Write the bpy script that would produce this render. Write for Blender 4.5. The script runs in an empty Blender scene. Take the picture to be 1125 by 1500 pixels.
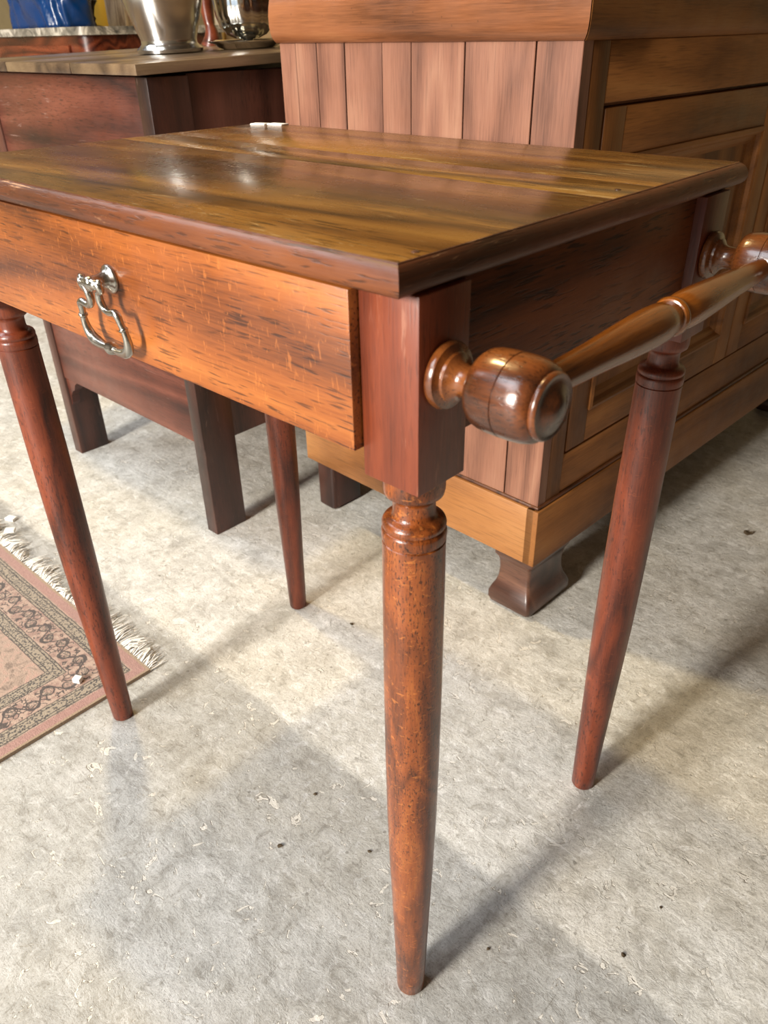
import bpy, bmesh, math, random
from mathutils import Vector, Matrix
random.seed(7)
PI = math.pi
scene = bpy.context.scene
COL = scene.collection

# ------------------------------------------------------------------ camera
CAM = Vector((0.2483, -0.2895, 0.8145)); YAW, PITCH, ROLL, FPX = -0.7602, 0.5535, -0.0217, 1139.2
fwd = Vector((math.sin(YAW)*math.cos(PITCH), math.cos(YAW)*math.cos(PITCH), -math.sin(PITCH)))
rt = fwd.cross(Vector((0, 0, 1))).normalized(); up = rt.cross(fwd)
r2 = rt*math.cos(ROLL)+up*math.sin(ROLL); u2 = -rt*math.sin(ROLL)+up*math.cos(ROLL)
cd = bpy.data.cameras.new('camera'); cam = bpy.data.objects.new('camera', cd); COL.objects.link(cam)
M3 = Matrix((r2, u2, -fwd)).transposed()
cam.matrix_world = Matrix.Translation(CAM) @ M3.to_4x4()
cd.sensor_fit = 'AUTO'; cd.sensor_width = 36.0; cd.lens = FPX*36.0/1500.0
cd.clip_start = 0.02
cd.dof.use_dof = True; cd.dof.focus_distance = 0.72; cd.dof.aperture_fstop = 13.0
scene.camera = cam

# ------------------------------------------------------------------ world, light, exposure
scene.view_settings.view_transform = 'Standard'; scene.view_settings.look = 'None'
scene.view_settings.gamma = 1.0; scene.view_settings.use_curve_mapping = False
scene.view_settings.exposure = 0.06
w = bpy.data.worlds.new('daylight_sky'); scene.world = w; w.use_nodes = True
bg = w.node_tree.nodes['Background']; bg.inputs[0].default_value = (0.62, 0.78, 1.0, 1); bg.inputs[1].default_value = 1.2

def area(name, loc, target, sx, sy, power, color):
    d = bpy.data.lights.new(name, 'AREA'); d.shape = 'RECTANGLE'; d.size = sx; d.size_y = sy
    d.energy = power; d.color = color
    o = bpy.data.objects.new(name, d); COL.objects.link(o); o.location = loc
    o.rotation_euler = (Vector(target)-Vector(loc)).to_track_quat('-Z', 'Y').to_euler(); return o
# daylight in the open doorway behind the photographer
area('doorway_daylight', (-0.47, -3.6, 1.75), (0, 1.0, 0.2), 0.65, 1.2, 330, (1.0, 0.93, 0.83))
# added cool fill lights, hung unseen under the closed ceiling
area('fill_near', (-0.9, -2.0, 2.8), (-0.9, -2.0, 0), 1.2, 1.6, 60, (0.84, 0.92, 1.0))
area('fill_far', (-2.6, -0.6, 2.8), (-2.6, -0.6, 0), 1.2, 1.6, 60, (0.84, 0.92, 1.0))
# warm bulb hanging over the coffer
def bulb(name, loc, power, color, rad):
    d = bpy.data.lights.new(name, 'POINT'); d.energy = power; d.color = color; d.shadow_soft_size = rad
    o = bpy.data.objects.new(name, d); COL.objects.link(o); o.location = loc
bulb('warm_bulb', (-1.22, 0.36, 2.45), 80, (1.0, 0.74, 0.34), 0.05)

# ------------------------------------------------------------------ helpers
def tag(o, label=None, cat=None, group=None, kind=None):
    if label: o['label'] = label
    if cat: o['category'] = cat
    if group: o['group'] = group
    if kind: o['kind'] = kind
    return o
def empty(name, loc=(0, 0, 0), rz=0.0):
    o = bpy.data.objects.new(name, None); COL.objects.link(o); o.location = loc; o.rotation_euler = (0, 0, rz)
    o.empty_display_size = 0.05
    return o
def obj(name, bm, mat, parent=None, smooth=False, loc=None, rot=None):
    bmesh.ops.recalc_face_normals(bm, faces=bm.faces[:])
    me = bpy.data.meshes.new(name); bm.to_mesh(me); bm.free()
    if smooth is True:
        for p in me.polygons: p.use_smooth = True
    elif smooth:
        me.shade_smooth() if hasattr(me, 'shade_smooth') else None
        me.set_sharp_from_angle(angle=math.radians(smooth))
    if mat: me.materials.append(mat)
    o = bpy.data.objects.new(name, me); COL.objects.link(o)
    if parent: o.parent = parent
    if loc: o.location = loc
    if rot: o.rotation_euler = rot
    return o
def box(bm, x0, x1, y0, y1, z0, z1, bev=0.0, seg=2):
    v = [bm.verts.new((x, y, z)) for z in (z0, z1) for y in (y0, y1) for x in (x0, x1)]
    q = [(0, 1, 3, 2), (4, 6, 7, 5), (0, 4, 5, 1), (2, 3, 7, 6), (0, 2, 6, 4), (1, 5, 7, 3)]
    f = [bm.faces.new([v[i] for i in t]) for t in q]
    if bev > 0:
        es = list({e for a in f for e in a.edges})
        bmesh.ops.bevel(bm, geom=es, offset=bev, segments=seg, profile=0.5, affect='EDGES')
    return bm
def nb(): return bmesh.new()
def boxo(name, dims, mat, parent=None, bev=0.0015, **k):
    return obj(name, box(nb(), *dims, bev=bev), mat, parent, smooth=40, **k)
def lathe(bm, prof, seg=32, axis='Z', origin=(0, 0, 0), caps=True):
    """prof: list of (radius, along)"""
    rings = []
    for r, h in prof:
        ring = []
        for i in range(seg):
            a = 2*PI*i/seg; c, s = r*math.cos(a), r*math.sin(a)
            p = {'Z': (c, s, h), 'X': (h, c, s), 'Y': (s, h, c)}[axis]
            ring.append(bm.verts.new((p[0]+origin[0], p[1]+origin[1], p[2]+origin[2])))
        rings.append(ring)
    for a, b in zip(rings, rings[1:]):
        for i in range(seg):
            j = (i+1) % seg; bm.faces.new((a[i], a[j], b[j], b[i]))
    if caps:
        bm.faces.new(rings[0]); bm.faces.new(rings[-1])
    return bm
def tube(bm, pts, radii, seg=10, flat=1.0):
    pts = [Vector(p) for p in pts]; rings = []
    n = None
    for i, p in enumerate(pts):
        t = (pts[min(i+1, len(pts)-1)]-pts[max(i-1, 0)]).normalized()
        if n is None:
            n = t.orthogonal().normalized()
        n = (n-t*n.dot(t)).normalized(); b = t.cross(n)
        r = radii[i] if isinstance(radii, (list, tuple)) else radii
        rings.append([bm.verts.new(p+n*r*math.cos(2*PI*k/seg)+b*r*flat*math.sin(2*PI*k/seg)) for k in range(seg)])
    for a, b in zip(rings, rings[1:]):
        for k in range(seg):
            j = (k+1) % seg; bm.faces.new((a[k], a[j], b[j], b[k]))
    bm.faces.new(rings[0]); bm.faces.new(rings[-1])
    return bm
def prism(bm, poly, axis, a0, a1, bev=0.0):
    """poly in the two other axes; extruded along axis from a0 to a1"""
    def mk(p, a): return {'X': (a, p[0], p[1]), 'Y': (p[0], a, p[1]), 'Z': (p[0], p[1], a)}[axis]
    A = [bm.verts.new(mk(p, a0)) for p in poly]; B = [bm.verts.new(mk(p, a1)) for p in poly]
    n = len(poly)
    bm.faces.new(A); bm.faces.new(B)
    for i in range(n):
        j = (i+1) % n; bm.faces.new((A[i], A[j], B[j], B[i]))
    return bm
def smoothpath(pts, n=6):
    """Catmull-Rom"""
    P = [Vector(p) for p in pts]; out = []
    for i in range(len(P)-1):
        p0, p1, p2, p3 = P[max(i-1, 0)], P[i], P[i+1], P[min(i+2, len(P)-1)]
        for k in range(n):
            t = k/n
            out.append(0.5*((2*p1)+(-p0+p2)*t+(2*p0-5*p1+4*p2-p3)*t*t+(-p0+3*p1-3*p2+p3)*t**3))
    out.append(P[-1]); return out

# ------------------------------------------------------------------ node helpers
class NT:
    def __init__(s, name):
        s.m = bpy.data.materials.new(name); s.m.use_nodes = True; s.t = s.m.node_tree
        s.b = s.t.nodes['Principled BSDF']
    def n(s, typ, **kw):
        x = s.t.nodes.new(typ)
        for k, v in kw.items(): setattr(x, k, v)
        return x
    def put(s, sock, v):
        if isinstance(v, bpy.types.NodeSocket): s.t.links.new(v, sock)
        else: sock.default_value = v
    def math(s, op, a, b=0.0, c=None, clamp=False):
        x = s.n('ShaderNodeMath', operation=op, use_clamp=clamp); s.put(x.inputs[0], a); s.put(x.inputs[1], b)
        if c is not None: s.put(x.inputs[2], c)
        return x.outputs[0]
    def vmath(s, op, a, b):
        x = s.n('ShaderNodeVectorMath', operation=op); s.put(x.inputs[0], a); s.put(x.inputs[1], b); return x.outputs[0]
    def coord(s, which='Object'):
        return s.n('ShaderNodeTexCoord').outputs[which]
    def mapping(s, vec, scale=(1, 1, 1), rot=(0, 0, 0), loc=(0, 0, 0)):
        x = s.n('ShaderNodeMapping'); s.put(x.inputs['Vector'], vec); x.inputs['Scale'].default_value = scale
        x.inputs['Rotation'].default_value = rot; x.inputs['Location'].default_value = loc; return x.outputs[0]
    def noise(s, vec, scale, detail=3.0, rough=0.55, dist=0.0):
        x = s.n('ShaderNodeTexNoise'); s.put(x.inputs['Vector'], vec); x.inputs['Scale'].default_value = scale
        x.inputs['Detail'].default_value = detail; x.inputs['Roughness'].default_value = rough
        x.inputs['Distortion'].default_value = dist; return x.outputs[0]
    def voronoi(s, vec, scale, feature='F1', rnd=1.0):
        x = s.n('ShaderNodeTexVoronoi', feature=feature); s.put(x.inputs['Vector'], vec); x.inputs['Scale'].default_value = scale
        x.inputs['Randomness'].default_value = rnd; return x.outputs['Distance']
    def ramp(s, fac, stops, interp='LINEAR'):
        x = s.n('ShaderNodeValToRGB'); s.put(x.inputs[0], fac); e = x.color_ramp; e.interpolation = interp
        while len(e.elements) < len(stops): e.elements.new(0.5)
        for el, (p, c) in zip(e.elements, stops):
            el.position = p; el.color = (c[0], c[1], c[2], 1) if not isinstance(c, float) else (c, c, c, 1)
        return x.outputs[0]
    def mix(s, fac, a, b, mode='MIX'):
        x = s.n('ShaderNodeMix', data_type='RGBA', blend_type=mode); s.put(x.inputs[0], fac)
        s.put(x.inputs[6], a if isinstance(a, bpy.types.NodeSocket) else (*a, 1)); s.put(x.inputs[7], b if isinstance(b, bpy.types.NodeSocket) else (*b, 1))
        return x.outputs[2]
    def sstep(s, v, e0, e1):
        x = s.n('ShaderNodeMapRange', interpolation_type='SMOOTHSTEP'); s.put(x.inputs[0], v)
        x.inputs[1].default_value = e0; x.inputs[2].default_value = e1; return x.outputs[0]
    def bump(s, h, strength, dist, prev=None):
        x = s.n('ShaderNodeBump'); s.put(x.inputs['Height'], h); x.inputs['Strength'].default_value = strength
        x.inputs['Distance'].default_value = dist
        if prev is not None: s.put(x.inputs['Normal'], prev)
        return x.outputs[0]
    def sep(s, v):
        x = s.n('ShaderNodeSeparateXYZ'); s.put(x.inputs[0], v); return x.outputs
def lin(r, g, b):
    f = lambda c: (c/255/12.92) if c/255 <= 0.04045 else ((c/255+0.055)/1.055)**2.4
    return (f(r), f(g), f(b))
def plain(name, c, rough=0.5, metal=0.0, **kw):
    t = NT(name); v = t.coord(); n = t.noise(v, 30, 4)
    t.put(t.b.inputs['Base Color'], t.mix(n, tuple(x*0.85 for x in c), tuple(min(1, x*1.12) for x in c)))
    t.b.inputs['Roughness'].default_value = rough; t.b.inputs['Metallic'].default_value = metal
    for k, x in kw.items(): t.b.inputs[k].default_value = x
    return t.m
def wood(name, dark, mid, light, axis='X', rings=7.0, ringscale=3.0, pores=0.5, rough=0.35, coat=0.0, stretch=9.0, bump=0.15,
         wear=0.0, wearcol=(0.5, 0.42, 0.3), blot=0.0, blotcol=(0.02, 0.012, 0.008), speck=0.0, rays=0.0, contrast=1.0, spec=0.5, porest=9.0, porescale=480):
    t = NT(name); co = t.coord()
    rnd = t.n('ShaderNodeObjectInfo').outputs['Random']
    off = t.n('ShaderNodeCombineXYZ'); t.put(off.inputs[0], t.math('MULTIPLY', rnd, 7.3)); t.put(off.inputs[1], t.math('MULTIPLY', rnd, 3.1)); t.put(off.inputs[2], t.math('MULTIPLY', rnd, 5.7))
    p = t.vmath('ADD', co, off.outputs[0])
    sc = {'X': (1/stretch, 1, 1), 'Y': (1, 1/stretch, 1), 'Z': (1, 1, 1/stretch)}[axis]
    sc2 = {'X': (1/(stretch*3), 1, 1), 'Y': (1, 1/(stretch*3), 1), 'Z': (1, 1, 1/(stretch*3))}[axis]
    ps = t.mapping(p, sc); pf = t.mapping(p, sc2)
    n1 = t.noise(ps, ringscale*4, 2.5, 0.45, 0.3)
    rg = t.math('PINGPONG', t.math('MULTIPLY', n1, rings*2.2), 1.0)
    fib = t.noise(pf, 620, 3, 0.65)
    big = t.noise(p, 5, 3)
    v = t.math('ADD', t.math('MULTIPLY', rg, 0.5*contrast), t.math('MULTIPLY', fib, 0.42))
    v = t.math('ADD', v, t.math('MULTIPLY', t.math('SUBTRACT', big, 0.5), 0.6))
    col = t.ramp(v, [(0.12, dark), (0.45, mid), (0.85, light)])
    po = t.noise(t.mapping(p, {'X': (1/porest, 1, 1), 'Y': (1, 1/porest, 1), 'Z': (1, 1, 1/porest)}[axis]), porescale, 2, 0.55)
    pm = t.math('MULTIPLY', t.sstep(po, 0.55, 0.66), t.sstep(t.noise(ps, 14, 2), 0.3, 0.6))
    col = t.mix(t.math('MULTIPLY', pm, pores), col, tuple(c*0.22 for c in dark))
    if rays > 0:
        rv = t.noise(t.mapping(p, {'X': (1, .35, .35), 'Z': (.5, .5, 1), 'Y': (.35, 1, .35)}[axis]), 300, 2, 0.5, 1.2)
        col = t.mix(t.math('MULTIPLY', t.sstep(rv, 0.6, 0.72), rays), col, tuple(min(1, c*1.5) for c in light))
    if blot > 0:
        bl = t.noise(ps, 9, 4, 0.6)
        col = t.mix(t.math('MULTIPLY', t.sstep(bl, 0.52, 0.75), blot), col, blotcol)
    if speck > 0:
        vo = t.voronoi(p, 55)
        col = t.mix(t.math('MULTIPLY', t.math('LESS_THAN', vo, 0.07), speck), col, tuple(c*0.15 for c in dark))
    rr = t.math('ADD', t.math('MULTIPLY', t.noise(p, 22, 4, 0.65), 0.3), rough-0.15)
    if wear > 0:
        wn = t.noise(ps, 120, 4, 0.75, 1.0); wb = t.noise(p, 7, 2)
        wm = t.math('MULTIPLY', t.sstep(t.math('ADD', wn, t.math('MULTIPLY', wb, 0.35)), 0.80, 0.90), wear)
        col = t.mix(wm, col, wearcol); rr = t.math('ADD', rr, t.math('MULTIPLY', wm, 0.3))
    t.put(t.b.inputs['Base Color'], col); t.put(t.b.inputs['Roughness'], rr)
    t.b.inputs['Coat Weight'].default_value = coat; t.b.inputs['Coat Roughness'].default_value = 0.18
    t.b.inputs['Specular IOR Level'].default_value = spec
    h = t.math('SUBTRACT', t.math('MULTIPLY', fib, 0.4), t.math('MULTIPLY', pm, 0.8))
    t.put(t.b.inputs['Normal'], t.bump(h, bump, 0.0008, t.bump(t.noise(p, 14, 3), bump*0.6, 0.004)))
    return t.m

OAK = dict(dark=lin(70, 30, 10), mid=lin(158, 84, 30), light=lin(204, 124, 52))
M = {}
M['drawer'] = wood('oak_drawer', lin(78, 36, 12), lin(138, 74, 28), lin(176, 106, 48), 'X', rings=5, ringscale=2.2, pores=0.8, rough=0.38, coat=0.1, bump=0.2, rays=0.25, porest=14)
M['post'] = wood('oak_post', lin(60, 22, 10), lin(110, 48, 24), lin(138, 68, 36), 'Z', rings=3, pores=0.5, rough=0.42, coat=0.08, wear=0.35, wearcol=lin(170, 118, 92), contrast=0.6)
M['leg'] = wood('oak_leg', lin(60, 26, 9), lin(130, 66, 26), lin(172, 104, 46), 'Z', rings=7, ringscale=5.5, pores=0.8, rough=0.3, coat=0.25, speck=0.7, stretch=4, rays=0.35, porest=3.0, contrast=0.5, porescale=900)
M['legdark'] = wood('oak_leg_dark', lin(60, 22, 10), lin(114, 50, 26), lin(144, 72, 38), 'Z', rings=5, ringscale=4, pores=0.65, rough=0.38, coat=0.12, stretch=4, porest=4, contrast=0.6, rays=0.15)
M['top'] = wood('oak_top', lin(60, 36, 13), lin(112, 72, 28), lin(148, 103, 45), 'X', rings=5, ringscale=2.2, pores=0.75, rough=0.27, coat=0.35, bump=0.12, wear=0.5, wearcol=lin(178, 150, 98), blot=0.45, blotcol=lin(48, 34, 20), porest=16)
M['top_pale'] = wood('oak_top_pale', lin(66, 42, 16), lin(124, 84, 34), lin(158, 114, 52), 'X', rings=5, ringscale=2.2, pores=0.75, rough=0.27, coat=0.35, bump=0.12, wear=0.5, wearcol=lin(178, 150, 98), blot=0.45, blotcol=lin(48, 34, 20), porest=16)
for _k, _a in (('edge_x', 'X'), ('edge_y', 'Y')):
    M[_k] = wood('oak_edge_'+_a.lower(), lin(48, 22, 8), lin(92, 46, 20), lin(126, 70, 32), _a, rings=3, pores=0.7, rough=0.42, coat=0.06, wear=0.6, wearcol=lin(184, 140, 100), bump=0.5, porest=10, contrast=0.8, blot=0.4)
M['apron'] = wood('oak_apron', lin(46, 20, 6), lin(96, 48, 16), lin(122, 66, 24), 'Y', rings=4, pores=0.8, rough=0.5, coat=0.0, bump=0.25, porest=12, spec=0.3)
M['turned'] = wood('oak_turned', lin(44, 20, 8), lin(98, 50, 20), lin(136, 78, 34), 'X', rings=4, pores=0.6, rough=0.26, coat=0.45, blot=0.75, blotcol=lin(38, 20, 10), stretch=3, porest=3, porescale=700)
M['rail'] = wood('oak_rail', lin(60, 26, 6), lin(124, 68, 20), lin(160, 96, 30), 'Y', rings=3, pores=0.3, rough=0.22, coat=0.5, blot=0.5, blotcol=lin(50, 26, 10))
M['silver'] = plain('aged_silver', (0.42, 0.40, 0.36), 0.26, 1.0)
M['dresser_side'] = wood('pine_pinkish', lin(92, 58, 44), lin(136, 92, 72), lin(162, 120, 96), 'Z', rings=4, ringscale=2.5, pores=0.3, rough=0.5, stretch=9, bump=0.08, contrast=0.8, porest=30)
M['dresser'] = wood('pine_honey', lin(92, 54, 24), lin(136, 86, 42), lin(164, 112, 60), 'Y', rings=4, ringscale=2.2, pores=0.3, rough=0.46, bump=0.08, coat=0.0, contrast=0.7, porest=25, spec=0.3)
M['dresser_v'] = wood('pine_honey_upright', lin(92, 54, 24), lin(136, 86, 42), lin(164, 112, 60), 'Z', rings=4, ringscale=2.2, pores=0.3, rough=0.46, bump=0.08, coat=0.0, contrast=0.7, porest=25, spec=0.3)
M['plinth_side'] = wood('pine_plinth', lin(112, 68, 30), lin(158, 104, 54), lin(184, 132, 78), 'X', rings=4, ringscale=2.0, pores=0.3, rough=0.42, bump=0.08, coat=0.1, contrast=0.8, porest=25)
M['mould_side'] = wood('pine_moulding', lin(84, 48, 26), lin(136, 84, 52), lin(164, 110, 72), 'X', rings=4, ringscale=2.2, pores=0.3, rough=0.34, coat=0.3, speck=0.3, contrast=0.8, porest=25)
M['dark_line'] = wood('walnut_bead', lin(40, 20, 10), lin(78, 42, 22), lin(104, 62, 34), 'Y', rough=0.4)
M['foot'] = wood('walnut_foot', lin(36, 20, 14), lin(76, 46, 34), lin(112, 76, 58), 'X', rings=3, rough=0.34, coat=0.3)
M['coffer'] = wood('old_oak', lin(40, 18, 14), lin(84, 42, 30), lin(116, 66, 50), 'X', rings=4, ringscale=2, pores=0.5, rough=0.42, coat=0.15, wear=0.5, wearcol=lin(140, 112, 100))
M['coffer_v'] = wood('old_oak_upright', lin(32, 16, 12), lin(66, 36, 26), lin(92, 54, 42), 'Z', rings=4, ringscale=2, pores=0.5, rough=0.42, coat=0.15, wear=0.4, wearcol=lin(130, 104, 92))
M['coffer_lid'] = wood('old_oak_lid', lin(56, 42, 32), lin(98, 78, 58), lin(126, 104, 78), 'Y', rings=4, pores=0.4, rough=0.36, coat=0.3)
M['mahogany'] = wood('mahogany', lin(44, 14, 8), lin(92, 40, 22), lin(126, 62, 36), 'X', rough=0.3, coat=0.3)

# concrete floor
def concrete():
    t = NT('worn_concrete'); co = t.coord()
    x, y, z = t.sep(co)
    a = t.noise(co, 3.2, 5, 0.6); b = t.noise(co, 17, 5, 0.7, 0.4); c = t.noise(co, 120, 3, 0.6)
    st = t.noise(t.mapping(co, (9, 60, 1), (0, 0, 0.5)), 1.0, 4, 0.65, 0.5)
    col = t.ramp(b, [(0.28, lin(164, 161, 154)), (0.5, lin(198, 196, 189)), (0.74, lin(222, 220, 214))])
    warm = t.sstep(a, 0.38, 0.66)
    col = t.mix(t.math('MULTIPLY', warm, 0.3), col, lin(208, 196, 170))
    col = t.mix(t.math('MULTIPLY', t.sstep(st, 0.5, 0.75), 0.35), col, lin(232, 230, 224))
    d2 = t.noise(co, 55, 5, 0.75, 0.6)
    col = t.mix(t.math('MULTIPLY', t.sstep(d2, 0.52, 0.68), 0.6), col, lin(146, 140, 128))
    col = t.mix(t.math('MULTIPLY', t.sstep(d2, 0.47, 0.34), 0.6), col, lin(234, 232, 226))
    c3 = t.noise(co, 420, 3, 0.7)
    col = t.mix(t.math('MULTIPLY', t.sstep(c3, 0.52, 0.66), 0.45), col, lin(124, 118, 106))
    col = t.mix(t.math('MULTIPLY', t.sstep(c, 0.58, 0.75), 0.3), col, lin(132, 126, 114))
    scr = t.noise(t.mapping(co, (14, 260, 1), (0, 0, 0.75)), 1.0, 3, 0.6, 0.8)
    col = t.mix(t.math('MULTIPLY', t.sstep(scr, 0.66, 0.72), 0.55), col, lin(240, 238, 232))
    scr2 = t.noise(t.mapping(co, (200, 12, 1), (0, 0, 0.3)), 1.0, 3, 0.6, 0.8)
    col = t.mix(t.math('MULTIPLY', t.sstep(scr2, 0.68, 0.73), 0.4), col, lin(120, 114, 102))
    # greyer, slightly lower floor tone in front of a ragged edge
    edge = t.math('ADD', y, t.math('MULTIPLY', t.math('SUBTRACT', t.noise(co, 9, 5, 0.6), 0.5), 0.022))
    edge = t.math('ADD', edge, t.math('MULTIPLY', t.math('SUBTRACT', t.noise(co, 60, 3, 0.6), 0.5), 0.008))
    front_tone = t.sstep(edge, 0.182, 0.162)
    col = t.mix(front_tone, col, t.mix(1.0, col, lin(213, 214, 216), 'MULTIPLY'))
    # pits, pale chips
    pit = t.voronoi(t.vmath('ADD', co, t.mapping(co, (0.3, 0.3, 0.3))), 34)
    pitm = t.math('MULTIPLY', t.math('LESS_THAN', pit, 0.10), t.sstep(t.noise(co, 6, 2), 0.5, 0.6))
    col = t.mix(t.math('MULTIPLY', pitm, 0.5), col, lin(92, 86, 74))
    chip = t.noise(t.mapping(co, (1, 1, 1), (0, 0, 0), (4, 2, 0)), 42, 3, 0.6, 1.5)
    chm = t.sstep(chip, 0.645, 0.665); rim = t.math('SUBTRACT', t.sstep(chip, 0.625, 0.64), chm)
    col = t.mix(t.math('MULTIPLY', rim, 0.5), col, lin(128, 120, 106))
    col = t.mix(t.math('MULTIPLY', chm, 0.6), col, lin(222, 216, 204))
    t.put(t.b.inputs['Base Color'], col)
    t.put(t.b.inputs['Roughness'], t.math('ADD', 0.34, t.math('MULTIPLY', b, 0.35)))
    h = t.math('ADD', t.math('ADD', t.math('MULTIPLY', b, 0.5), t.math('MULTIPLY', c, 0.25)), t.math('MULTIPLY', d2, 0.45))
    h = t.math('SUBTRACT', h, t.math('ADD', t.math('MULTIPLY', chm, 0.3), t.math('MULTIPLY', pitm, 0.5)))
    h = t.math('ADD', h, t.math('MULTIPLY', st, 0.3))
    h = t.math('SUBTRACT', h, t.math('MULTIPLY', front_tone, 0.35))
    t.put(t.b.inputs['Normal'], t.bump(h, 0.55, 0.005))
    return t.m
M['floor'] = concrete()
M['plaster'] = plain('lime_plaster', lin(150, 134, 100), 0.85)
M['stone'] = plain('dark_stone', lin(62, 52, 40), 0.9)
M['ceiling'] = plain('dark_ceiling_boards', lin(74, 58, 42), 0.85)

# ------------------------------------------------------------------ room shell
def slab(name, dims, mat):
    return tag(obj(name, box(nb(), *dims), mat), kind='structure')
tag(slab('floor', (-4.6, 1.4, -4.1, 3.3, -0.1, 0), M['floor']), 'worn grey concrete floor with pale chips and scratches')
tag(slab('wall_back', (-4.6, 1.4, 3.2, 3.3, 0, 2.9), M['plaster']), 'cream plastered back wall')
tag(slab('wall_left', (-4.6, -4.5, -4.1, 3.2, 0, 2.9), M['plaster']), 'cream plastered side wall')
tag(slab('wall_right_blocker', (1.3, 1.4, -4.1, 3.2, 0, 2.9), M['stone']), 'unseen dark stone wall set close to cut bounce light')  # out of view; moved in and darkened to cut bounce on the dresser front
bm = nb(); box(bm, -4.5, -1.7, -4.1, -4.0, 0, 2.9); box(bm, 0.4, 1.3, -4.1, -4.0, 0, 2.9); box(bm, -1.7, 0.4, -4.1, -4.0, 2.6, 2.9)
tag(obj('wall_front', bm, M['plaster']), 'cream plastered wall with a wide open doorway', kind='structure')
tag(slab('ceiling', (-4.6, 1.4, -4.1, 3.3, 2.9, 3.0), M['ceiling']), 'dark boarded ceiling')

# ------------------------------------------------------------------ the side table
S = 0.0426; H = 0.72; T = 0.0169; ZB = 0.588; A = 0.5512; B = 0.336
table = empty('side_table'); tag(table, 'small oak side table with one drawer, tapered turned legs and a turned side rail', 'table')
# top: three boards inside a mitred, rounded edge moulding
EP = [(-0.0072, 0.0), (-0.0035, 0.0006), (-0.0012, 0.0025), (0.0, 0.0058), (-0.0002, 0.0088), (-0.0012, 0.0118), (-0.003, 0.0143), (-0.0052, 0.0160), (-0.0058, 0.01605), (-0.0063, T-0.0001), (-0.0072, T-0.0001)]
TX0, TX1, TY0, TY1 = -0.609, 0.000, -0.0148, 0.409
cr = [(TX0, TY0, -1, -1), (TX1, TY0, 1, -1), (TX1, TY1, 1, 1), (TX0, TY1, -1, 1)]
for i in range(4):
    c0, c1 = cr[i], cr[(i+1) % 4]; bm = nb()
    R0 = [bm.verts.new((c0[0]+c0[2]*o, c0[1]+c0[3]*o, H-T+h)) for o, h in EP]; R1 = [bm.verts.new((c1[0]+c1[2]*o, c1[1]+c1[3]*o, H-T+h)) for o, h in EP]
    for k in range(len(EP)):
        j = (k+1) % len(EP); bm.faces.new((R0[k], R0[j], R1[j], R1[k]))
    bm.faces.new(R0); bm.faces.new(R1)
    obj('edge_moulding', bm, M['edge_x' if i % 2 == 0 else 'edge_y'], table, smooth=50)
ins = 0.0072
yc = [TY0+ins, 0.2, 0.258, TY1-ins]
for i in range(3):
    boxo('tabletop_board', (TX0+ins, TX1-ins, yc[i]+0.0001, yc[i+1]-0.0001, H-T, H), M['top_pale' if i == 1 else 'top'], table, bev=0.0003)
for x, y in ((-0.0143, 0.0135), (-0.0208, 0.2309)):
    obj('nail_head', lathe(nb(), [(0.0022, H-0.002), (0.0022, H+0.0003), (0.0012, H+0.0006)], 10, origin=(x, y, 0)), M['foot'], table, smooth=40)
# legs: square post above, turned and tapered below
LEGP = [(0.0125, 0.0), (0.0136, 0.002), (0.0141, 0.02), (0.0164, 0.116), (0.0188, 0.2), (0.0202, 0.263), (0.0209, 0.34), (0.0211, 0.416), (0.0207, 0.50), (0.0204, 0.535),
        (0.0205, 0.5405), (0.0196, 0.5412), (0.0196, 0.5418), (0.0206, 0.5424), (0.0208, 0.5445), (0.0208, 0.5480), (0.0205, 0.5500), (0.0196, 0.5506), (0.0197, 0.5514), (0.0204, 0.5524), (0.0204, 0.5545),
        (0.0196, 0.5565), (0.0178, 0.5580), (0.0152, 0.5588), (0.0140, 0.5600), (0.0135, 0.563), (0.0134, 0.569), (0.0140, 0.5722), (0.0165, 0.5738), (0.0186, 0.5755), (0.0193, 0.579), (0.0193, 0.5895)]
SX, SY = 0.0057, 0.0028
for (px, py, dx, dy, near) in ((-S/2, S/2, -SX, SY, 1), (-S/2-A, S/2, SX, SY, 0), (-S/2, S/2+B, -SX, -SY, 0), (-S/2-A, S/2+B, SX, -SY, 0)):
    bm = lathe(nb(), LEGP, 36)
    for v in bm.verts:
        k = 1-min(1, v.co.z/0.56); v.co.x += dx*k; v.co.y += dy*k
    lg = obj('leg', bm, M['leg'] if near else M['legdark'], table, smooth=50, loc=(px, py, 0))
    obj('post', box(nb(), -S/2, S/2, -S/2, S/2, ZB, H-T-0.0002, bev=0.0009), M['post'], lg, smooth=40)
# drawer, aprons
DX0, DX1, DZ0, DZ1 = -A+0.0005, -S-0.0007, 0.6055, 0.7005
dr = obj('drawer', box(nb(), DX0, DX1, -0.0068, 0.012, DZ0, DZ1, bev=0.0009), M['drawer'], table, smooth=40)
boxo('drawer_box', (DX0+0.012, DX1-0.012, 0.012, 0.33, DZ0+0.006, DZ1-0.01), M['apron'], dr)
boxo('apron', (-0.026, -0.008, S, B, 0.610, H-T-0.0003), M['apron'], table)
boxo('apron', (-A-S+0.008, -A-S+0.026, S, B, 0.610, H-T-0.0003), M['apron'], table)
boxo('apron', (-A, -S, B+S-0.026, B+S-0.008, 0.610, H-T-0.0003), M['apron'], table)
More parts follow.
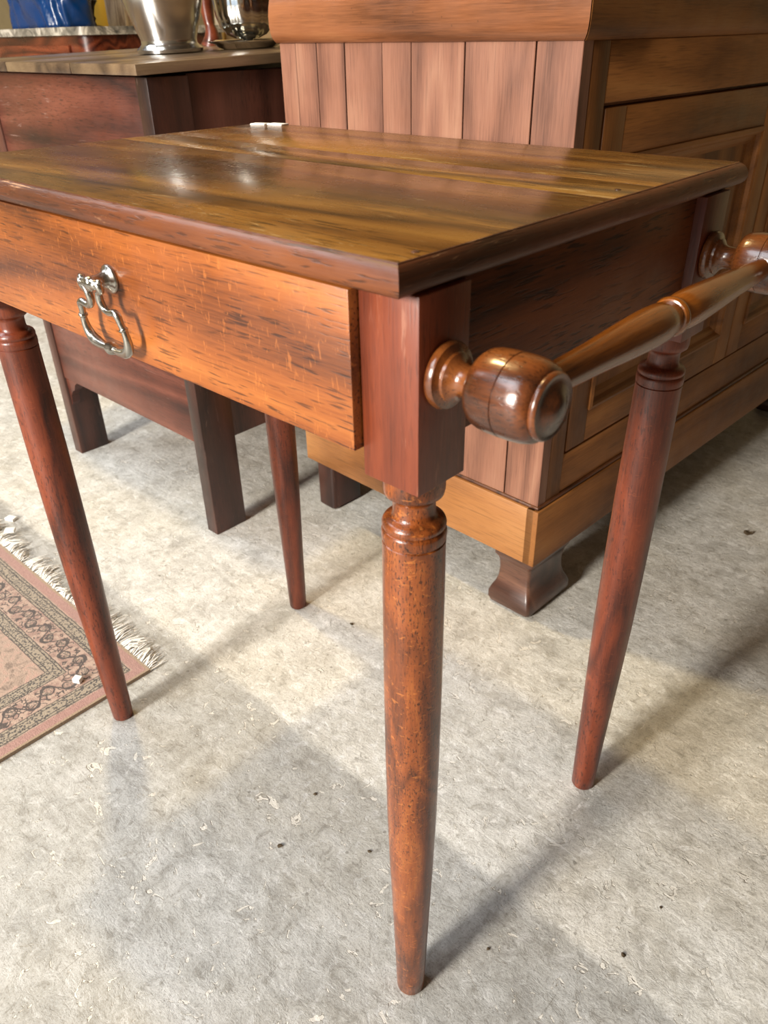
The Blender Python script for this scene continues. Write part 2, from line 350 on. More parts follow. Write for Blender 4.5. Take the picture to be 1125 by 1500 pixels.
# drawer pull
PX, PZ, PY = -0.2915, 0.664, -0.023
pull = obj('drawer_pull', lathe(nb(), [(0.0105, 0.0068), (0.0108, 0.0082), (0.0098, 0.0096), (0.0074, 0.0108), (0.0062, 0.0130), (0.0052, 0.0165), (0.0052, 0.020), (0.0052, 0.022), (0.0056, 0.0245), (0.0045, 0.0268), (0.002, 0.0276)], 24, 'Y'), M['silver'], dr, smooth=50)
for v in pull.data.vertices: v.co.y = -v.co.y
pull.data.flip_normals()
pull.location = (PX, 0, PZ)
# bail: half outline (x, z) mirrored
half = [(0.0105, 0.0016), (0.0128, -0.0005), (0.0124, -0.0036), (0.0092, -0.0052), (0.0074, -0.0082), (0.0072, -0.0125), (0.0098, -0.0172), (0.0150, -0.0188), (0.0225, -0.0176), (0.0262, -0.0195), (0.0272, -0.0245), (0.0290, -0.0292), (0.0297, -0.0340), (0.0290, -0.0405), (0.0262, -0.0455), (0.0212, -0.0485), (0.0140, -0.0500), (0.0070, -0.0502), (0, -0.0500)]
hr = [0.0026, 0.0024, 0.0020, 0.0019, 0.0022, 0.0022, 0.0020, 0.0019, 0.0022, 0.0022, 0.0019, 0.0019, 0.0021, 0.0026, 0.0031, 0.0034, 0.0028, 0.0022, 0.0022]
def by(z): return PY-0.0005+(-z/0.05)*0.006
pts = [(-x, by(z), z) for x, z in half]+[(x, by(z), z) for x, z in reversed(half[:-1])]
rad = hr+hr[-2::-1]
rad = [r*1.3 for r in rad]
sp = smoothpath(pts, 5); sr = []
for i in range(len(rad)-1): sr += [rad[i]+(rad[i+1]-rad[i])*k/5 for k in range(5)]
sr.append(rad[-1])
bm = tube(nb(), sp, sr, 12)
bail = obj('bail', bm, M['silver'], pull, smooth=True)
obj('pivot_bar', tube(nb(), [(-0.0115, PY, 0.001), (-0.006, PY, 0.0), (0, PY, 0), (0.006, PY, 0.0), (0.0115, PY, 0.001)], [0.0030, 0.0040, 0.0050, 0.0040, 0.0030], 12), M['silver'], pull, smooth=True)
for sgn in (-1, 1):
    obj('scroll', tube(nb(), [(sgn*0.0150, PY, 0.0042), (sgn*0.0122, PY, 0.0024), (sgn*0.009, PY, 0)], [0.0012, 0.0032, 0.0026], 10), M['silver'], pull, smooth=True)
    obj('ring_collar', tube(nb(), [(sgn*0.0283, by(-.0275), -0.0278), (sgn*0.0287, by(-.029), -0.0290), (sgn*0.0291, by(-.03), -0.0302)], [0.0030, 0.0036, 0.0030], 12), M['silver'], pull, smooth=True)
obj('bail_knop', lathe(nb(), [(0.0024, -0.0052), (0.0044, -0.0034), (0.0030, -0.0022), (0.0052, 0), (0.0030, 0.0022), (0.0044, 0.0034), (0.0024, 0.0052)], 14, 'X', origin=(0, by(-0.05), -0.05)), M['silver'], pull, smooth=50)
# turned side rail between two barrel ends
RZ, RX = 0.6565, 0.0485
BARP = [(0.0165, 0.0), (0.0185, 0.0012), (0.0190, 0.0035), (0.0180, 0.0058), (0.0148, 0.0068), (0.0138, 0.0074), (0.0136, 0.0092), (0.0118, 0.0104), (0.0096, 0.0125), (0.0086, 0.0160), (0.0088, 0.0205), (0.0094, 0.0235),
        (0.0100, 0.0245), (0.0150, 0.0252), (0.0188, 0.0266), (0.0208, 0.0292), (0.0219, 0.0330), (0.0224, 0.0390), (0.0225, 0.0455), (0.0219, 0.0459), (0.0219, 0.0464), (0.0225, 0.0468), (0.0224, 0.0530), (0.0218, 0.0585), (0.0204, 0.0625), (0.0186, 0.0645),
        (0.0174, 0.0650), (0.0178, 0.0660), (0.0178, 0.0676), (0.0168, 0.0688), (0.0152, 0.0686), (0.0146, 0.0684), (0.0120, 0.0694), (0.0080, 0.0708), (0.0060, 0.0722), (0.0030, 0.0732)]
for yy in (S/2, S/2+B):
    obj('rail_bracket', lathe(nb(), BARP, 40, 'X', origin=(0, yy, RZ)), M['turned'], table, smooth=40)
L0, L1 = S/2+0.0205, S/2+B-0.0205; LM = (L0+L1)/2; hl = LM-L0
hp = [(0.0082, 0), (0.0086, 0.01), (0.0098, 0.05), (0.0116, 0.085), (0.0127, 0.112), (0.0126, 0.128), (0.0112, hl-0.0045), (0.0105, hl-0.0036), (0.0120, hl-0.0030), (0.0128, hl-0.0012), (0.0129, hl)]
prof = [(r, L0+h) for r, h in hp]+[(r, L1-h) for r, h in reversed(hp[:-1])]
obj('side_rail', lathe(nb(), prof, 28, 'Y', origin=(RX, 0, RZ)), M['rail'], table, smooth=40)

# ------------------------------------------------------------------ dresser (local x = -depth, y along its front)
dres = empty('dresser', (-0.262, 0.577, 0), -0.036)
tag(dres, 'large honey pine dresser with panelled doors, rounded top moulding and dark feet', 'dresser')
DD, DL = 0.526, 1.16; Z1, Z2, Z3 = 0.107, 0.212, 0.802
boxo('carcass', (-DD+0.02, -0.03, 0.022, DL-0.02, Z1+0.01, Z3+0.06), M['dark_line'], dres)
eds = [0.0, 0.062, 0.167, 0.257, 0.310, 0.384, 0.443, 0.490, DD]
gap = [0, 0.0011, 0.0013, 0.0004, 0.0007, 0.0012, 0.0007, 0.0008, 0]
for i in range(8):
    dy = random.uniform(-0.0006, 0.0006)
    obj('side_plank', box(nb(), -eds[i+1]+gap[i+1], -eds[i]-gap[i], 0.0+dy, 0.020, Z2-0.004, Z3+0.004, bev=0.0006, seg=1), M['dresser_side'], dres)
boxo('corner_stile', (-0.02, 0.0, 0.0205, 0.056, Z2-0.004, Z3), M['dresser_v'], dres, bev=0.001)
# plinth
boxo('plinth_board', (-DD-0.004, -0.0005, -0.006, 0.016, Z1, Z2-0.006), M['plinth_side'], dres, bev=0.002)
boxo('plinth_board', (-0.016, 0.006, -0.006, DL, Z1, Z2-0.006), M['dresser'], dres, bev=0.002)
boxo('plinth_bead', (-DD-0.002, 0.003, -0.003, 0.012, Z2-0.0062, Z2), M['dark_line'], dres, bev=0.0025)
boxo('plinth_bead', (-0.012, 0.003, -0.003, DL, Z2-0.0062, Z2+0.0002), M['dark_line'], dres, bev=0.0025)
# front rails and frieze
boxo('bottom_rail', (-0.02, -0.001, 0.056, DL, Z2, 0.277), M['dresser'], dres)
boxo('frieze', (-0.02, 0.0, 0.056, DL, 0.738, Z3), M['dresser'], dres)
# doors
for d0 in (0.060, 0.590):
    d1 = d0+0.526; dz0, dz1 = 0.2805, 0.733
    door = obj('door', box(nb(), -0.014, -0.012, d0+0.03, d1-0.03, dz0+0.03, dz1-0.03), M['dresser_v'], dres)
    st = 0.048
    boxo('door_stile', (-0.02, 0.0005, d0, d0+st, dz0, dz1), M['dresser_v'], door)
    boxo('door_stile', (-0.02, 0.0005, d1-st, d1, dz0, dz1), M['dresser_v'], door)
    boxo('door_rail', (-0.02, 0.0, d0+st, d1-st, dz0, dz0+0.052), M['dresser'], door)
    boxo('door_rail', (-0.02, 0.0, d0+st, d1-st, dz1-0.056, dz1), M['dresser'], door)
    a0, a1, b0, b1 = d0+st, d1-st, dz0+0.052, dz1-0.056
    # mitred inner moulding: ring swept round the opening
    bm = nb(); prof = [(0.0, -0.006), (0.0, 0.003), (0.005, 0.0045), (0.009, 0.002), (0.012, -0.004), (0.018, -0.006), (0.024, -0.011)]
    rings = [[bm.verts.new((x, p[0], p[1])) for p in ((a0+o, b0+o), (a1-o, b0+o), (a1-o, b1-o), (a0+o, b1-o))] for o, x in prof]
    for a, b in zip(rings, rings[1:]):
        for i in range(4):
            j = (i+1) % 4; bm.faces.new((a[i], a[j], b[j], b[i]))
    obj('panel_moulding', bm, M['dresser'], door)
    # fielded panel
    bm = nb(); prof = [(0.024, -0.011), (0.046, -0.010), (0.056, -0.005), (0.057, -0.0035)]
    rings = [[bm.verts.new((x, p[0], p[1])) for p in ((a0+o, b0+o), (a1-o, b0+o), (a1-o, b1-o), (a0+o, b1-o))] for o, x in prof]
    for a, b in zip(rings, rings[1:]):
        for i in range(4):
            j = (i+1) % 4; bm.faces.new((a[i], a[j], b[j], b[i]))
    bm.faces.new(rings[-1])
    obj('door_panel', bm, M['dresser_v'], door)
# rounded top moulding, mitred at the corner
mp = [(-0.01, 0.0), (0.002, 0.0), (0.005, 0.002), (0.0095, 0.0065), (0.0125, 0.013), (0.014, 0.022), (0.014, 0.034), (0.0125, 0.045), (0.010, 0.054), (0.006, 0.062), (-0.01, 0.064)]
bm = nb(); Aa = [bm.verts.new((-DD-0.004, -o, Z3+h)) for o, h in mp]; Bb = [bm.verts.new((o-0.001, -o, Z3+h)) for o, h in mp]
for i in range(len(mp)-1): bm.faces.new((Aa[i], Aa[i+1], Bb[i+1], Bb[i]))
bm.faces.new(Aa); bm.faces.new(Bb); bm.faces.new((Aa[0], Bb[0], Bb[-1], Aa[-1]))
obj('top_moulding', bm, M['mould_side'], dres, smooth=40)
bm = nb(); Aa = [bm.verts.new((o+0.001, -o, Z3+h)) for o, h in mp]; Bb = [bm.verts.new((o+0.001, DL, Z3+h)) for o, h in mp]
for i in range(len(mp)-1): bm.faces.new((Aa[i], Aa[i+1], Bb[i+1], Bb[i]))
bm.faces.new(Aa); bm.faces.new(Bb); bm.faces.new((Aa[0], Bb[0], Bb[-1], Aa[-1]))
obj('top_moulding', bm, M['dresser'], dres, smooth=40)
boxo('dresser_top', (-DD-0.006, 0.014, -0.014, DL+0.006, Z3+0.0635, Z3+0.085), M['dresser'], dres, bev=0.004)
# feet
def dfoot(x0, x1, y0, y1, prof, mat):
    bm = nb(); rings = []
    for o, z in prof:
        rings.append([bm.verts.new(p) for p in ((x0-o, y0-o, z), (x1+o, y0-o, z), (x1+o, y1+o, z), (x0-o, y1+o, z))])
    for a, b in zip(rings, rings[1:]):
        for i in range(4):
            j = (i+1) % 4; bm.faces.new((a[i], a[j], b[j], b[i]))
    bm.faces.new(rings[0]); bm.faces.new(rings[-1])
    es = [e for e in bm.edges if abs(e.verts[0].co.z-e.verts[1].co.z) > 0.0005]
    bmesh.ops.bevel(bm, geom=es, offset=0.006, segments=3, profile=0.5, affect='EDGES')
    return obj('foot', bm, mat, dres, smooth=35)
FP = [(0.000, 0.0), (0.006, 0.003), (0.009, 0.010), (0.0085, 0.022), (0.005, 0.032), (0.001, 0.040), (-0.002, 0.052), (-0.003, 0.068), (-0.002, 0.082), (0.0, 0.090), (0.004, 0.096), (0.004, Z1)]
dfoot(-0.070, -0.004, 0.004, 0.105, FP, M['foot'])
dfoot(-0.070, -0.004, DL-0.105, DL-0.004, FP, M['foot'])
BP = [(-0.003, 0), (0, 0.004), (0, Z1)]
dfoot(-DD+0.004, -DD+0.05, 0.010, 0.085, BP, M['coffer_v'])
dfoot(-DD+0.004, -DD+0.05, DL-0.085, DL-0.010, BP, M['coffer_v'])

# ------------------------------------------------------------------ old coffer
cof = empty('coffer', (-0.842, 0.394, 0)); tag(cof, 'worn dark brown oak coffer on stile feet, carrying a metal bucket and a tray', 'coffer')
CW, CDp = 0.545, 0.80      # local: x from -CW to 0, y from 0 to CDp
for x0, x1 in ((-0.031, 0.0), (-CW, -CW+0.031)):
    for y0, y1 in ((0.0, 0.070), (CDp-0.07, CDp)):
        bm = box(nb(), x0, x1, y0, y1, 0.0, 0.766, bev=0.002)
        lg = obj('stile_leg', bm, M['coffer_v'], cof, smooth=40)
# shaped spandrels beside the far front leg
sp_ = [(-CW+0.031, 0.188), (-CW+0.031, 0.120), (-CW+0.036, 0.128), (-CW+0.038, 0.145), (-CW+0.050, 0.158), (-CW+0.060, 0.163), (-CW+0.066, 0.176), (-CW+0.085, 0.188)]
obj('spandrel', prism(nb(), sp_, 'Y', 0.006, 0.024), M['coffer'], cof)
boxo('front_board', (-CW+0.031, -0.031, 0.003, 0.022, 0.186, 0.47), M['coffer'], cof)
boxo('front_board', (-CW+0.031, -0.031, 0.003, 0.022, 0.4708, 0.766), M['coffer'], cof)
boxo('end_board', (-0.024, -0.006, 0.07, CDp-0.07, 0.182, 0.46), M['coffer_v'], cof)
boxo('end_board', (-0.024, -0.006, 0.07, CDp-0.07, 0.461, 0.768), M['coffer_v'], cof)
boxo('end_board', (-CW+0.006, -CW+0.024, 0.07, CDp-0.07, 0.182, 0.768), M['coffer_v'], cof)
boxo('back_board', (-CW+0.031, -0.031, CDp-0.022, CDp-0.003, 0.186, 0.768), M['coffer'], cof)
boxo('bottom_board', (-CW+0.031, -0.031, 0.022, CDp-0.022, 0.20, 0.218), M['coffer'], cof)
lx = [0.010, -0.172, -0.388, -CW-0.055]
TILT = 0.027
for i in range(3):
    o = obj('lid_board', box(nb(), lx[i+1]+0.0006, lx[i]-0.0006, 0, CDp+0.03, 0, 0.0145, bev=0.002), M['coffer_lid'], cof, smooth=40)
    o.location = (0, -0.020, 0.7685); o.rotation_euler = (math.atan(TILT), 0, 0)
def lidz(x, y): return 0.7833+TILT*(y-0.374)

# metal wine bucket
M['pewter'] = plain('polished_pewter', (0.66, 0.65, 0.62), 0.2, 1.0)
bk = empty('wine_bucket', (-1.08, 0.60, lidz(0, 0.60)+0.0006)); bk.rotation_euler = (math.atan(TILT), 0, 0); tag(bk, 'polished metal wine bucket with flared body and side handles on the dark coffer', 'bucket')
bp_ = [(0.046, 0.0), (0.055, 0.001), (0.056, 0.006), (0.051, 0.010), (0.047, 0.014), (0.047, 0.020), (0.052, 0.034), (0.060, 0.056), (0.068, 0.084), (0.0715, 0.098), (0.073, 0.099), (0.073, 0.102), (0.072, 0.103), (0.0735, 0.106), (0.0735, 0.109), (0.0728, 0.110), (0.078, 0.14), (0.084, 0.175), (0.087, 0.195), (0.092, 0.200), (0.092, 0.205), (0.085, 0.205), (0.083, 0.19), (0.066, 0.09), (0.045, 0.03), (0.0, 0.026)]
obj('body', lathe(nb(), bp_, 48), M['pewter'], bk, smooth=50)
for s in (-1, 1):
    pts = smoothpath([(s*0.071, 0, 0.100), (s*0.083, 0, 0.092), (s*0.094, 0, 0.108), (s*0.100, 0, 0.14), (s*0.094, 0, 0.165), (s*0.080, 0, 0.17)], 4)
    o = obj('handle', tube(nb(), pts, 0.0045, 10), M['pewter'], bk, smooth=True); o.rotation_euler = (0, 0, -0.6)
# tray with a lobed cup
ty = 0.735; tx = -1.035
M['silverware'] = plain('bright_silverware', (0.72, 0.70, 0.64), 0.12, 1.0)
tr = tag(obj('tray', lathe(nb(), [(0.0, 0.0), (0.045, 0.0), (0.052, 0.002), (0.062, 0.009), (0.070, 0.011), (0.071, 0.013), (0.069, 0.0135), (0.061, 0.0115), (0.050, 0.005), (0.0, 0.0035)], 48, caps=False), M['silverware'], smooth=50, loc=(tx, ty, lidz(0, ty)+0.0005), rot=(math.atan(TILT), 0, 0)),
         'round silver tray with raised rim under a silver cup', 'tray')
cp = empty('silver_cup', (tx, ty, lidz(0, ty)+0.0052)); cp.rotation_euler = (math.atan(TILT), 0, 0); tag(cp, 'rounded silver lobed cup standing on the round tray', 'cup')
bm = lathe(nb(), [(0.020, 0.010), (0.034, 0.016), (0.045, 0.028), (0.051, 0.046), (0.053, 0.07), (0.050, 0.10), (0.043, 0.125), (0.041, 0.14), (0.046, 0.15), (0.044, 0.15), (0.039, 0.14), (0.041, 0.125), (0.048, 0.10), (0.050, 0.07), (0.043, 0.030), (0.0, 0.018)], 96, caps=False)
for v in bm.verts:
    a = math.atan2(v.co.y, v.co.x); r = math.hypot(v.co.x, v.co.y)
    if r > 0.03 and v.co.z < 0.13:
        k = 1+0.035*abs(math.sin(6*a)); v.co.x *= k; v.co.y *= k
obj('bowl', bm, M['silverware'], cp, smooth=True)
obj('stem_foot', lathe(nb(), [(0.024, 0.0), (0.025, 0.002), (0.018, 0.004), (0.010, 0.007), (0.012, 0.010), (0.02, 0.013)], 32), M['silverware'], cp, smooth=50)
# mahogany post behind the bucket
px_, py_ = -1.30, 0.85
pts = smoothpath([(0, 0, 0), (0.004, 0, 0.02), (-0.002, 0, 0.045), (-0.004, 0, 0.08), (0.004, 0, 0.14), (0.010, 0, 0.2), (0.006, 0, 0.28)], 5)
rr = [0.022+(-0.012)*min(1, i/8) if i < 9 else 0.010+0.008*min(1, (i-8)/14) for i in range(len(pts))]
tag(obj('turned_post', tube(nb(), pts, rr, 20), M['mahogany'], smooth=True, loc=(px_, py_, lidz(0, py_))), 'dark mahogany curved post standing on the coffer behind the metal bucket', 'post')

# ------------------------------------------------------------------ marble-topped commode behind
cm = empty('marble_commode', (-2.0, 0.95, 0)); tag(cm, 'brown wooden commode with a grey marble top behind the coffer', 'commode')
def marble():
    t = NT('grey_marble'); co = t.coord(); n = t.noise(co, 14, 6, 0.7, 1.5)
    t.put(t.b.inputs['Base Color'], t.ramp(n, [(0.35, lin(60, 58, 54)), (0.5, lin(120, 114, 104)), (0.62, lin(190, 182, 168)), (0.75, lin(90, 84, 76))])); t.b.inputs['Roughness'].default_value = 0.2; return t.m
M['marble'] = marble()
bm = nb(); n = 10
def rr_poly(x0, x1, y0, y1, r):
    P = []
    for cx, cy, a0 in ((x1-r, y0+r, -PI/2), (x1-r, y1-r, 0), (x0+r, y1-r, PI/2), (x0+r, y0+r, PI)):
        for i in range(7): P.append((cx+r*math.cos(a0+i*PI/12), cy+r*math.sin(a0+i*PI/12)))
    return P
obj('marble_top', prism(nb(), rr_poly(-1.05, 0.02, -0.02, 0.5, 0.05), 'Z', 0.8210, 0.8400), M['marble'], cm, smooth=30)
obj('body', prism(nb(), rr_poly(-1.03, 0.0, 0.0, 0.48, 0.045), 'Z', 0.08, 0.8210), M['mahogany'], cm, smooth=30)
for k in range(3):
    z0 = 0.12+k*0.232
    d = boxo('drawer', (-0.96, -0.08, -0.008, 0.002, z0, z0+0.214), M['mahogany'], cm)
    for x in (-0.75, -0.29): obj('knob', lathe(nb(), [(0.006, 0.008), (0.006, 0.018), (0.016, 0.024), (0.014, 0.034), (0.004, 0.037)], 16, 'Y', origin=(0, 0, 0)), M['silver'], d, smooth=50, loc=(x, 0, z0+0.107), rot=(0, 0, PI))
for x in (-1.0, -0.03):
    for y in (0.03, 0.45): obj('foot', lathe(nb(), [(0.018, 0), (0.026, 0.02), (0.026, 0.05), (0.018, 0.081)], 16, origin=(x, y, 0)), M['mahogany'], cm, smooth=50)
MZ = 0.8400
# blue bag
def bag():
    bm = nb(); seg, lev = 96, 30; rings = []
    for k in range(lev):
        f = k/(lev-1); z = 0.30*f
        w_, d_ = 0.150+0.035*f, 0.06*(1-0.5*f)+0.012; ring = []
        for i in range(seg):
            a = 2*PI*i/seg; c, s = math.cos(a), math.sin(a)
            x = w_*math.copysign(abs(c)**0.6, c); y = d_*math.copysign(abs(s)**0.6, s)
            q = 0.010*math.sin(5*a+9*f)+0.009*abs(math.sin(5.5*a-7*f+2*math.sin(9*f)))+0.008*abs(math.sin(8*a+11*f))+0.004*math.sin(17*a+23*f)
            ring.append(bm.verts.new((x*(1+q*3), y*(1+q*8), z+(0.01*math.sin(7*a) if k == lev-1 else 0))))
        rings.append(ring)
    for a, b in zip(rings, rings[1:]):
        for i in range(seg):
            j = (i+1) % seg; bm.faces.new((a[i], a[j], b[j], b[i]))
    bm.faces.new(rings[0]); return bm
M['blue'] = plain('blue_foil', lin(2, 44, 92), 0.25)

tag(obj('plastic_bag', bag(), M['blue'], smooth=True, loc=(-2.33, 1.045, MZ)), 'shiny deep blue crumpled bag standing on the marble top', 'bag')
M['yellow'] = plain('yellow_paint', lin(226, 176, 50), 0.5)
tag(obj('yellow_panel', box(nb(), -2.70, -2.45, 1.30, 1.32, MZ, MZ+0.34, bev=0.004), M['yellow'], smooth=40), 'bright yellow painted panel upright on the marble commode', 'panel')
M['palewood'] = wood('pale_weathered_wood', lin(140, 120, 112), lin(196, 180, 168), lin(220, 208, 196), 'Z', rings=9, ringscale=3, pores=0.5, rough=0.6)
tag(obj('pale_board', box(nb(), -2.447, -2.335, 1.29, 1.312, MZ, MZ+0.32, bev=0.003), M['palewood'], smooth=40), 'pale grained wooden board upright beside the yellow panel', 'board')
M['iron'] = plain('dark_iron', lin(46, 36, 26), 0.45, 0.4)
cs = empty('candlestick', (-2.385, 1.20, MZ)); tag(cs, 'dark iron candlestick with a cross arm in front of the yellow panel', 'candlestick')
obj('stem', lathe(nb(), [(0.036, 0), (0.036, 0.004), (0.013, 0.009), (0.010, 0.018), (0.014, 0.026), (0.010, 0.034), (0.016, 0.058), (0.026, 0.072), (0.012, 0.082), (0.010, 0.15), (0.014, 0.16), (0.009, 0.17), (0.009, 0.24)], 20), M['iron'], cs, smooth=40)
obj('arm', tube(nb(), smoothpath([(-0.075, 0, 0.10), (-0.05, 0, 0.084), (-0.02, 0, 0.082), (0.02, 0, 0.082), (0.05, 0, 0.084), (0.075, 0, 0.10)], 4), 0.006, 8), M['iron'], cs, smooth=True)
for s_ in (-1, 1): obj('drip_pan', lathe(nb(), [(0.004, 0.0), (0.020, 0.008), (0.021, 0.012), (0.008, 0.012), (0.009, 0.03)], 16, origin=(s_*0.075, 0, 0.10)), M['iron'], cs, smooth=40)
# gilt picture frame standing behind the coffer
M['gilt'] = plain('gilt_moulding', lin(176, 138, 70), 0.32, 0.55)
M['canvas'] = plain('canvas', lin(122, 96, 56), 0.7)
M['cream'] = plain('cream_slip', lin(226, 214, 190), 0.6)
pf = empty('picture_frame', (-2.30, 1.80, 0.03)); tag(pf, 'large gilt picture frame with cream slip leaning behind the coffer', 'picture frame')
pw, ph = 0.50, 1.5
for nm, e0, e1, d0, d1, mt in (('frame', 0.0, 0.035, -0.02, 0.02, M['gilt']), ('slip', 0.035, 0.055, -0.008, 0.012, M['cream']), ('inner_frame', 0.055, 0.075, -0.014, 0.012, M['gilt'])):
    bm = nb(); x0, x1 = -pw/2, pw/2
    box(bm, x0+e0, x0+e1, d0, d1, e0, ph-e0, bev=0.004); box(bm, x1-e1, x1-e0, d0, d1, e0, ph-e0, bev=0.004)
    box(bm, x0+e1, x1-e1, d0, d1, e0, e1, bev=0.004); box(bm, x0+e1, x1-e1, d0, d1, ph-e1, ph-e0, bev=0.004)
    o = obj(nm, bm, mt, pf, smooth=40)
boxo('canvas', (-pw/2+0.07, pw/2-0.07, 0.0, 0.01, 0.07, ph-0.07), M['canvas'], pf)
pf.rotation_euler = (-0.10, 0, 0.45)

# ------------------------------------------------------------------ rug
RW, RL, RT = 1.5, 0.85, 0.006
def rugmat():
    t = NT('woven_rug'); co = t.coord(); x, y, z = t.sep(co)
    a = t.math('MULTIPLY', x, -1.0); b = t.math('MULTIPLY', y, -1.0)
    a2 = t.math('SUBTRACT', RW, a); b2 = t.math('SUBTRACT', RL, b)
    da = t.math('MINIMUM', a, a2); db = t.math('MINIMUM', b, b2)
    d = t.math('MINIMUM', da, db)
    side = t.math('LESS_THAN', da, db)
    v = t.math('ADD', t.math('MULTIPLY', side, b), t.math('MULTIPLY', t.math('SUBTRACT', 1.0, side), a))
    wob = t.math('MULTIPLY', t.math('SUBTRACT', t.noise(co, 70, 2), 0.5), 0.006)
    d = t.math('ADD', d, t.math('MULTIPLY', wob, 0.35))
    pink, beige, black, grey = lin(170, 134, 122), lin(186, 168, 148), lin(40, 38, 40), lin(120, 116, 106)
    def band(lo, hi): return t.math('MULTIPLY', t.math('GREATER_THAN', d, lo), t.math('LESS_THAN', d, hi))
    def line(c, w): return t.math('LESS_THAN', t.math('ABSOLUTE', t.math('SUBTRACT', d, c)), w)
    # field
    fn = t.noise(co, 60, 3, 0.7, 1.0)
    col = t.ramp(fn, [(0.35, lin(120, 102, 90)), (0.5, lin(164, 142, 126)), (0.66, lin(172, 138, 124))])
    vf = t.voronoi(co, 60, 'DISTANCE_TO_EDGE')
    col = t.mix(t.math('MULTIPLY', t.math('LESS_THAN', vf, 0.05), t.math('MULTIPLY', t.sstep(d, 0.16, 0.20), 0.45)), col, grey)
    # guards: fine speckled
    g = t.voronoi(co, 300); gm = t.math('LESS_THAN', g, 0.45)
    gcol = t.mix(gm, lin(150, 138, 120), lin(64, 62, 60))
    for lo, hi in ((0.021, 0.044), (0.088, 0.110)):
        col = t.mix(band(lo, hi), col, gcol)
    # main border
    n2 = t.noise(co, 110, 2, 0.5)
    mcol = t.mix(t.sstep(n2, 0.4, 0.6), lin(146, 118, 106), lin(172, 148, 132))
    col = t.mix(band(0.044, 0.088), col, mcol)
    lam = 0.056
    ph = t.math('MULTIPLY', v, 2*PI/lam)
    cen = t.math('ADD', 0.066, t.math('MULTIPLY', t.math('SINE', ph), 0.0135))
    vine = t.math('LESS_THAN', t.math('ABSOLUTE', t.math('SUBTRACT', t.math('ADD', d, wob), cen)), 0.0022)
    def blossom(shift, dc):
        vm = t.math('SUBTRACT', t.math('FLOORED_MODULO', t.math('ADD', v, shift), lam), lam/2)
        du = t.math('SUBTRACT', t.math('ADD', d, wob), dc)
        r = t.math('SQRT', t.math('ADD', t.math('MULTIPLY', vm, vm), t.math('MULTIPLY', du, du)))
        ring = t.math('LESS_THAN', t.math('ABSOLUTE', t.math('SUBTRACT', r, 0.0095)), 0.0011)
        inn = t.math('MULTIPLY', t.math('LESS_THAN', r, 0.0088), t.math('GREATER_THAN', t.noise(co, 330, 1), 0.52))
        return ring, inn
    mk = vine
    for sh, dc in ((lam*0.25, 0.072), (lam*0.75, 0.060)):
        ring, inn = blossom(sh, dc)
        col = t.mix(t.math('MULTIPLY', inn, 0.8), col, lin(92, 88, 78))
        mk = t.math('MAXIMUM', mk, ring)
    sq = t.math('MULTIPLY', t.math('LESS_THAN', t.voronoi(co, 120, 'DISTANCE_TO_EDGE'), 0.09), t.math('GREATER_THAN', t.noise(co, 90, 1), 0.5))
    mk = t.math('MAXIMUM', mk, sq)
    mk = t.math('MULTIPLY', mk, band(0.047, 0.086))
    col = t.mix(t.math('MULTIPLY', mk, 0.92), col, black)
    for c_ in (0.0215, 0.0265, 0.0395, 0.0445, 0.0880, 0.0925, 0.1055, 0.1105):
        col = t.mix(t.math('MULTIPLY', line(c_, 0.0008), 0.85), col, black)
    col = t.mix(t.math('LESS_THAN', d, 0.0185), col, t.mix(t.noise(co, 200, 2), lin(136, 100, 92), lin(172, 134, 124)))
    col = t.mix(t.math('LESS_THAN', d, 0.004), col, lin(150, 128, 104))
    kn = t.noise(co, 600, 2)
    col = t.mix(t.math('MULTIPLY', kn, 0.3), col, lin(120, 104, 94))
    t.put(t.b.inputs['Base Color'], col); t.b.inputs['Roughness'].default_value = 0.95
    t.b.inputs['Sheen Weight'].default_value = 0.2
    t.put(t.b.inputs['Normal'], t.bump(t.noise(co, 450, 2), 0.5, 0.002))
    return t.m
rug = empty('rug', (-0.612, 0.098, 0)); tag(rug, 'faded pink and grey patterned oriental rug with a white fringe', 'rug')
bm = nb(); nx, ny = 60, 34
def rz(i, j):
    x, y = -RW*i/nx, -RL*j/ny
    return RT+0.0012*math.sin(x*13)*math.sin(y*17)*(0 if i == 0 or j == 0 else 1)
top = [[bm.verts.new((-RW*i/nx, -RL*j/ny, rz(i, j))) for j in range(ny+1)] for i in range(nx+1)]
for i in range(nx):
    for j in range(ny): bm.faces.new((top[i][j], top[i+1][j], top[i+1][j+1], top[i][j+1]))
edge = [top[i][0] for i in range(nx+1)]+[top[nx][j] for j in range(1, ny+1)]+[top[i][ny] for i in range(nx-1, -1, -1)]+[top[0][j] for j in range(ny-1, 0, -1)]
low = [bm.verts.new((v.co.x, v.co.y, 0.0003)) for v in edge]
for i in range(len(edge)):
    j = (i+1) % len(edge); bm.faces.new((edge[i], edge[j], low[j], low[i]))
bm.faces.new(low)
obj('rug_pile', bm, rugmat(), rug)
bm = nb()
x = 0.0
while x > -1.0:
    x -= random.uniform(0.0012, 0.0030)
    L = random.uniform(0.018, 0.046) * (0.55 if -0.32 < x < -0.24 else 1)
    drift = 0.010*math.sin(x*60)+0.008*math.sin(x*151+1)+random.uniform(-0.006, 0.006)
    z0 = 0.003; z1 = random.uniform(0.002, 0.012)
    pts = [(x, -0.002, z0), (x+drift*0.3, L*0.35, z1), (x+drift*0.8, L*0.7, z1*0.8+0.001), (x+drift, L, 0.0012+random.random()*0.002)]
    tube(bm, pts, [0.0011, 0.0012, 0.0010, 0.0004], 4)
M['fringe'] = plain('cotton_fringe', lin(226, 222, 214), 0.9)
tag(obj('fringe', bm, M['fringe'], rug), 'tangled white cotton fringe', kind='stuff')

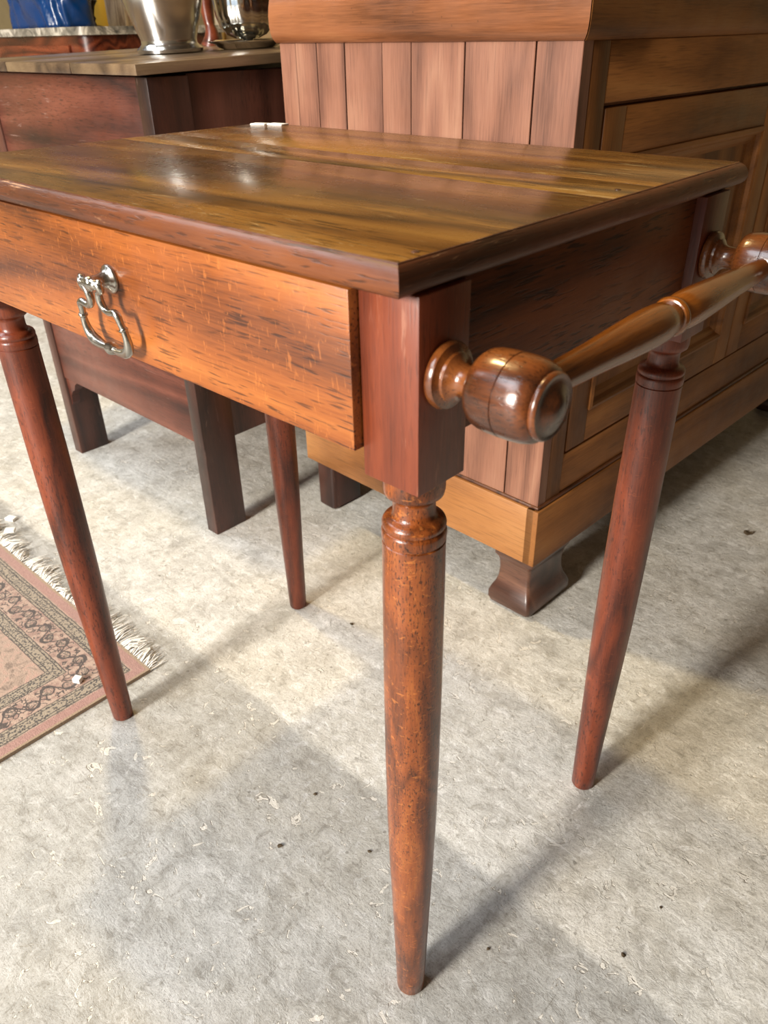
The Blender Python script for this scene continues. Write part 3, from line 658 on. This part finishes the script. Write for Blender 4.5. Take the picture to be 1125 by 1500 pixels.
# ------------------------------------------------------------------ small things
M['paper'] = plain('white_card', lin(240, 238, 232), 0.6)
def tagbox(loc, rz_, sx, sy, sz, label, name='price_tag', cat='tag', group=None):
    o = obj(name, box(nb(), -sx/2, sx/2, -sy/2, sy/2, 0, sz, bev=min(sx, sy, sz)*0.12), M['paper'], smooth=40, loc=loc, rot=(0, 0, rz_))
    return tag(o, label, cat, group)
tagbox((-1.199, 0.155, 0.0002), 0.4, 0.020, 0.014, 0.006, 'small white card tag on the floor just beyond the rug fringe')
tagbox((-1.140, 0.128, 0.0110), 0.9, 0.018, 0.014, 0.005, 'small white card tag lying on the rug fringe')
tagbox((-0.668, 0.012, RT+0.0012), 0.5, 0.012, 0.010, 0.008, 'small white block lying on the patterned rug border')
tagbox((-0.588, 0.384, H), 0.35, 0.020, 0.013, 0.0015, 'shorter of two white paper slips at the back corner of the tabletop', 'paper_slip', 'paper', 'paper slips on the tabletop')
tagbox((-0.566, 0.394, H), 0.1, 0.024, 0.013, 0.0015, 'longer of two white paper slips at the back corner of the tabletop', 'paper_slip', 'paper', 'paper slips on the tabletop')
M['crumb'] = plain('dark_dirt', lin(70, 56, 36), 0.8)
def crumb(x, y, s):
    bm = nb(); bmesh.ops.create_icosphere(bm, subdivisions=1, radius=s)
    for v in bm.verts: v.co *= random.uniform(0.6, 1.2); v.co.z = v.co.z*0.5+s*0.42
    return obj('dirt_crumb', bm, M['crumb'], loc=(x, y, 0.0), rot=(0, 0, random.random()*6))
for x, y, s in ((-0.242, 0.036, 0.0035), (-0.265, 0.114, 0.0028), (-0.159, 0.1015, 0.0026), (-0.464, 0.378, 0.0035), (0.1225, 0.265, 0.0022), (0.117, 0.191, 0.0032), (0.011, 0.103, 0.002)):
    tag(crumb(x, y, s), 'tiny dark crumb of dirt lying on the concrete floor', 'dirt', 'dirt crumbs on the floor')
bm = nb(); n_ = 8
tv = [bm.verts.new((0.016*(i/n_-0.5), 0.005*math.sin(PI*i/n_)+0.001*math.sin(i*3), 0.003+0.002*math.sin(i))) for i in range(n_+1)]
bv = [bm.verts.new((0.016*(i/n_-0.5), -0.005*math.sin(PI*i/n_)-0.0005, 0.0005+0.001*math.cos(i))) for i in range(n_+1)]
for i in range(n_): bm.faces.new((tv[i], tv[i+1], bv[i+1], bv[i]))
r = bmesh.ops.extrude_face_region(bm, geom=bm.faces[:])
for v in [g for g in r['geom'] if isinstance(g, bmesh.types.BMVert)]: v.co.z += 0.0015
tag(obj('dry_leaf', bm, M['crumb'], loc=(-0.093, 1.058, 0), rot=(0, 0, 0.4)), 'dry brown leaf scrap lying on the floor beside the dresser', 'leaf')
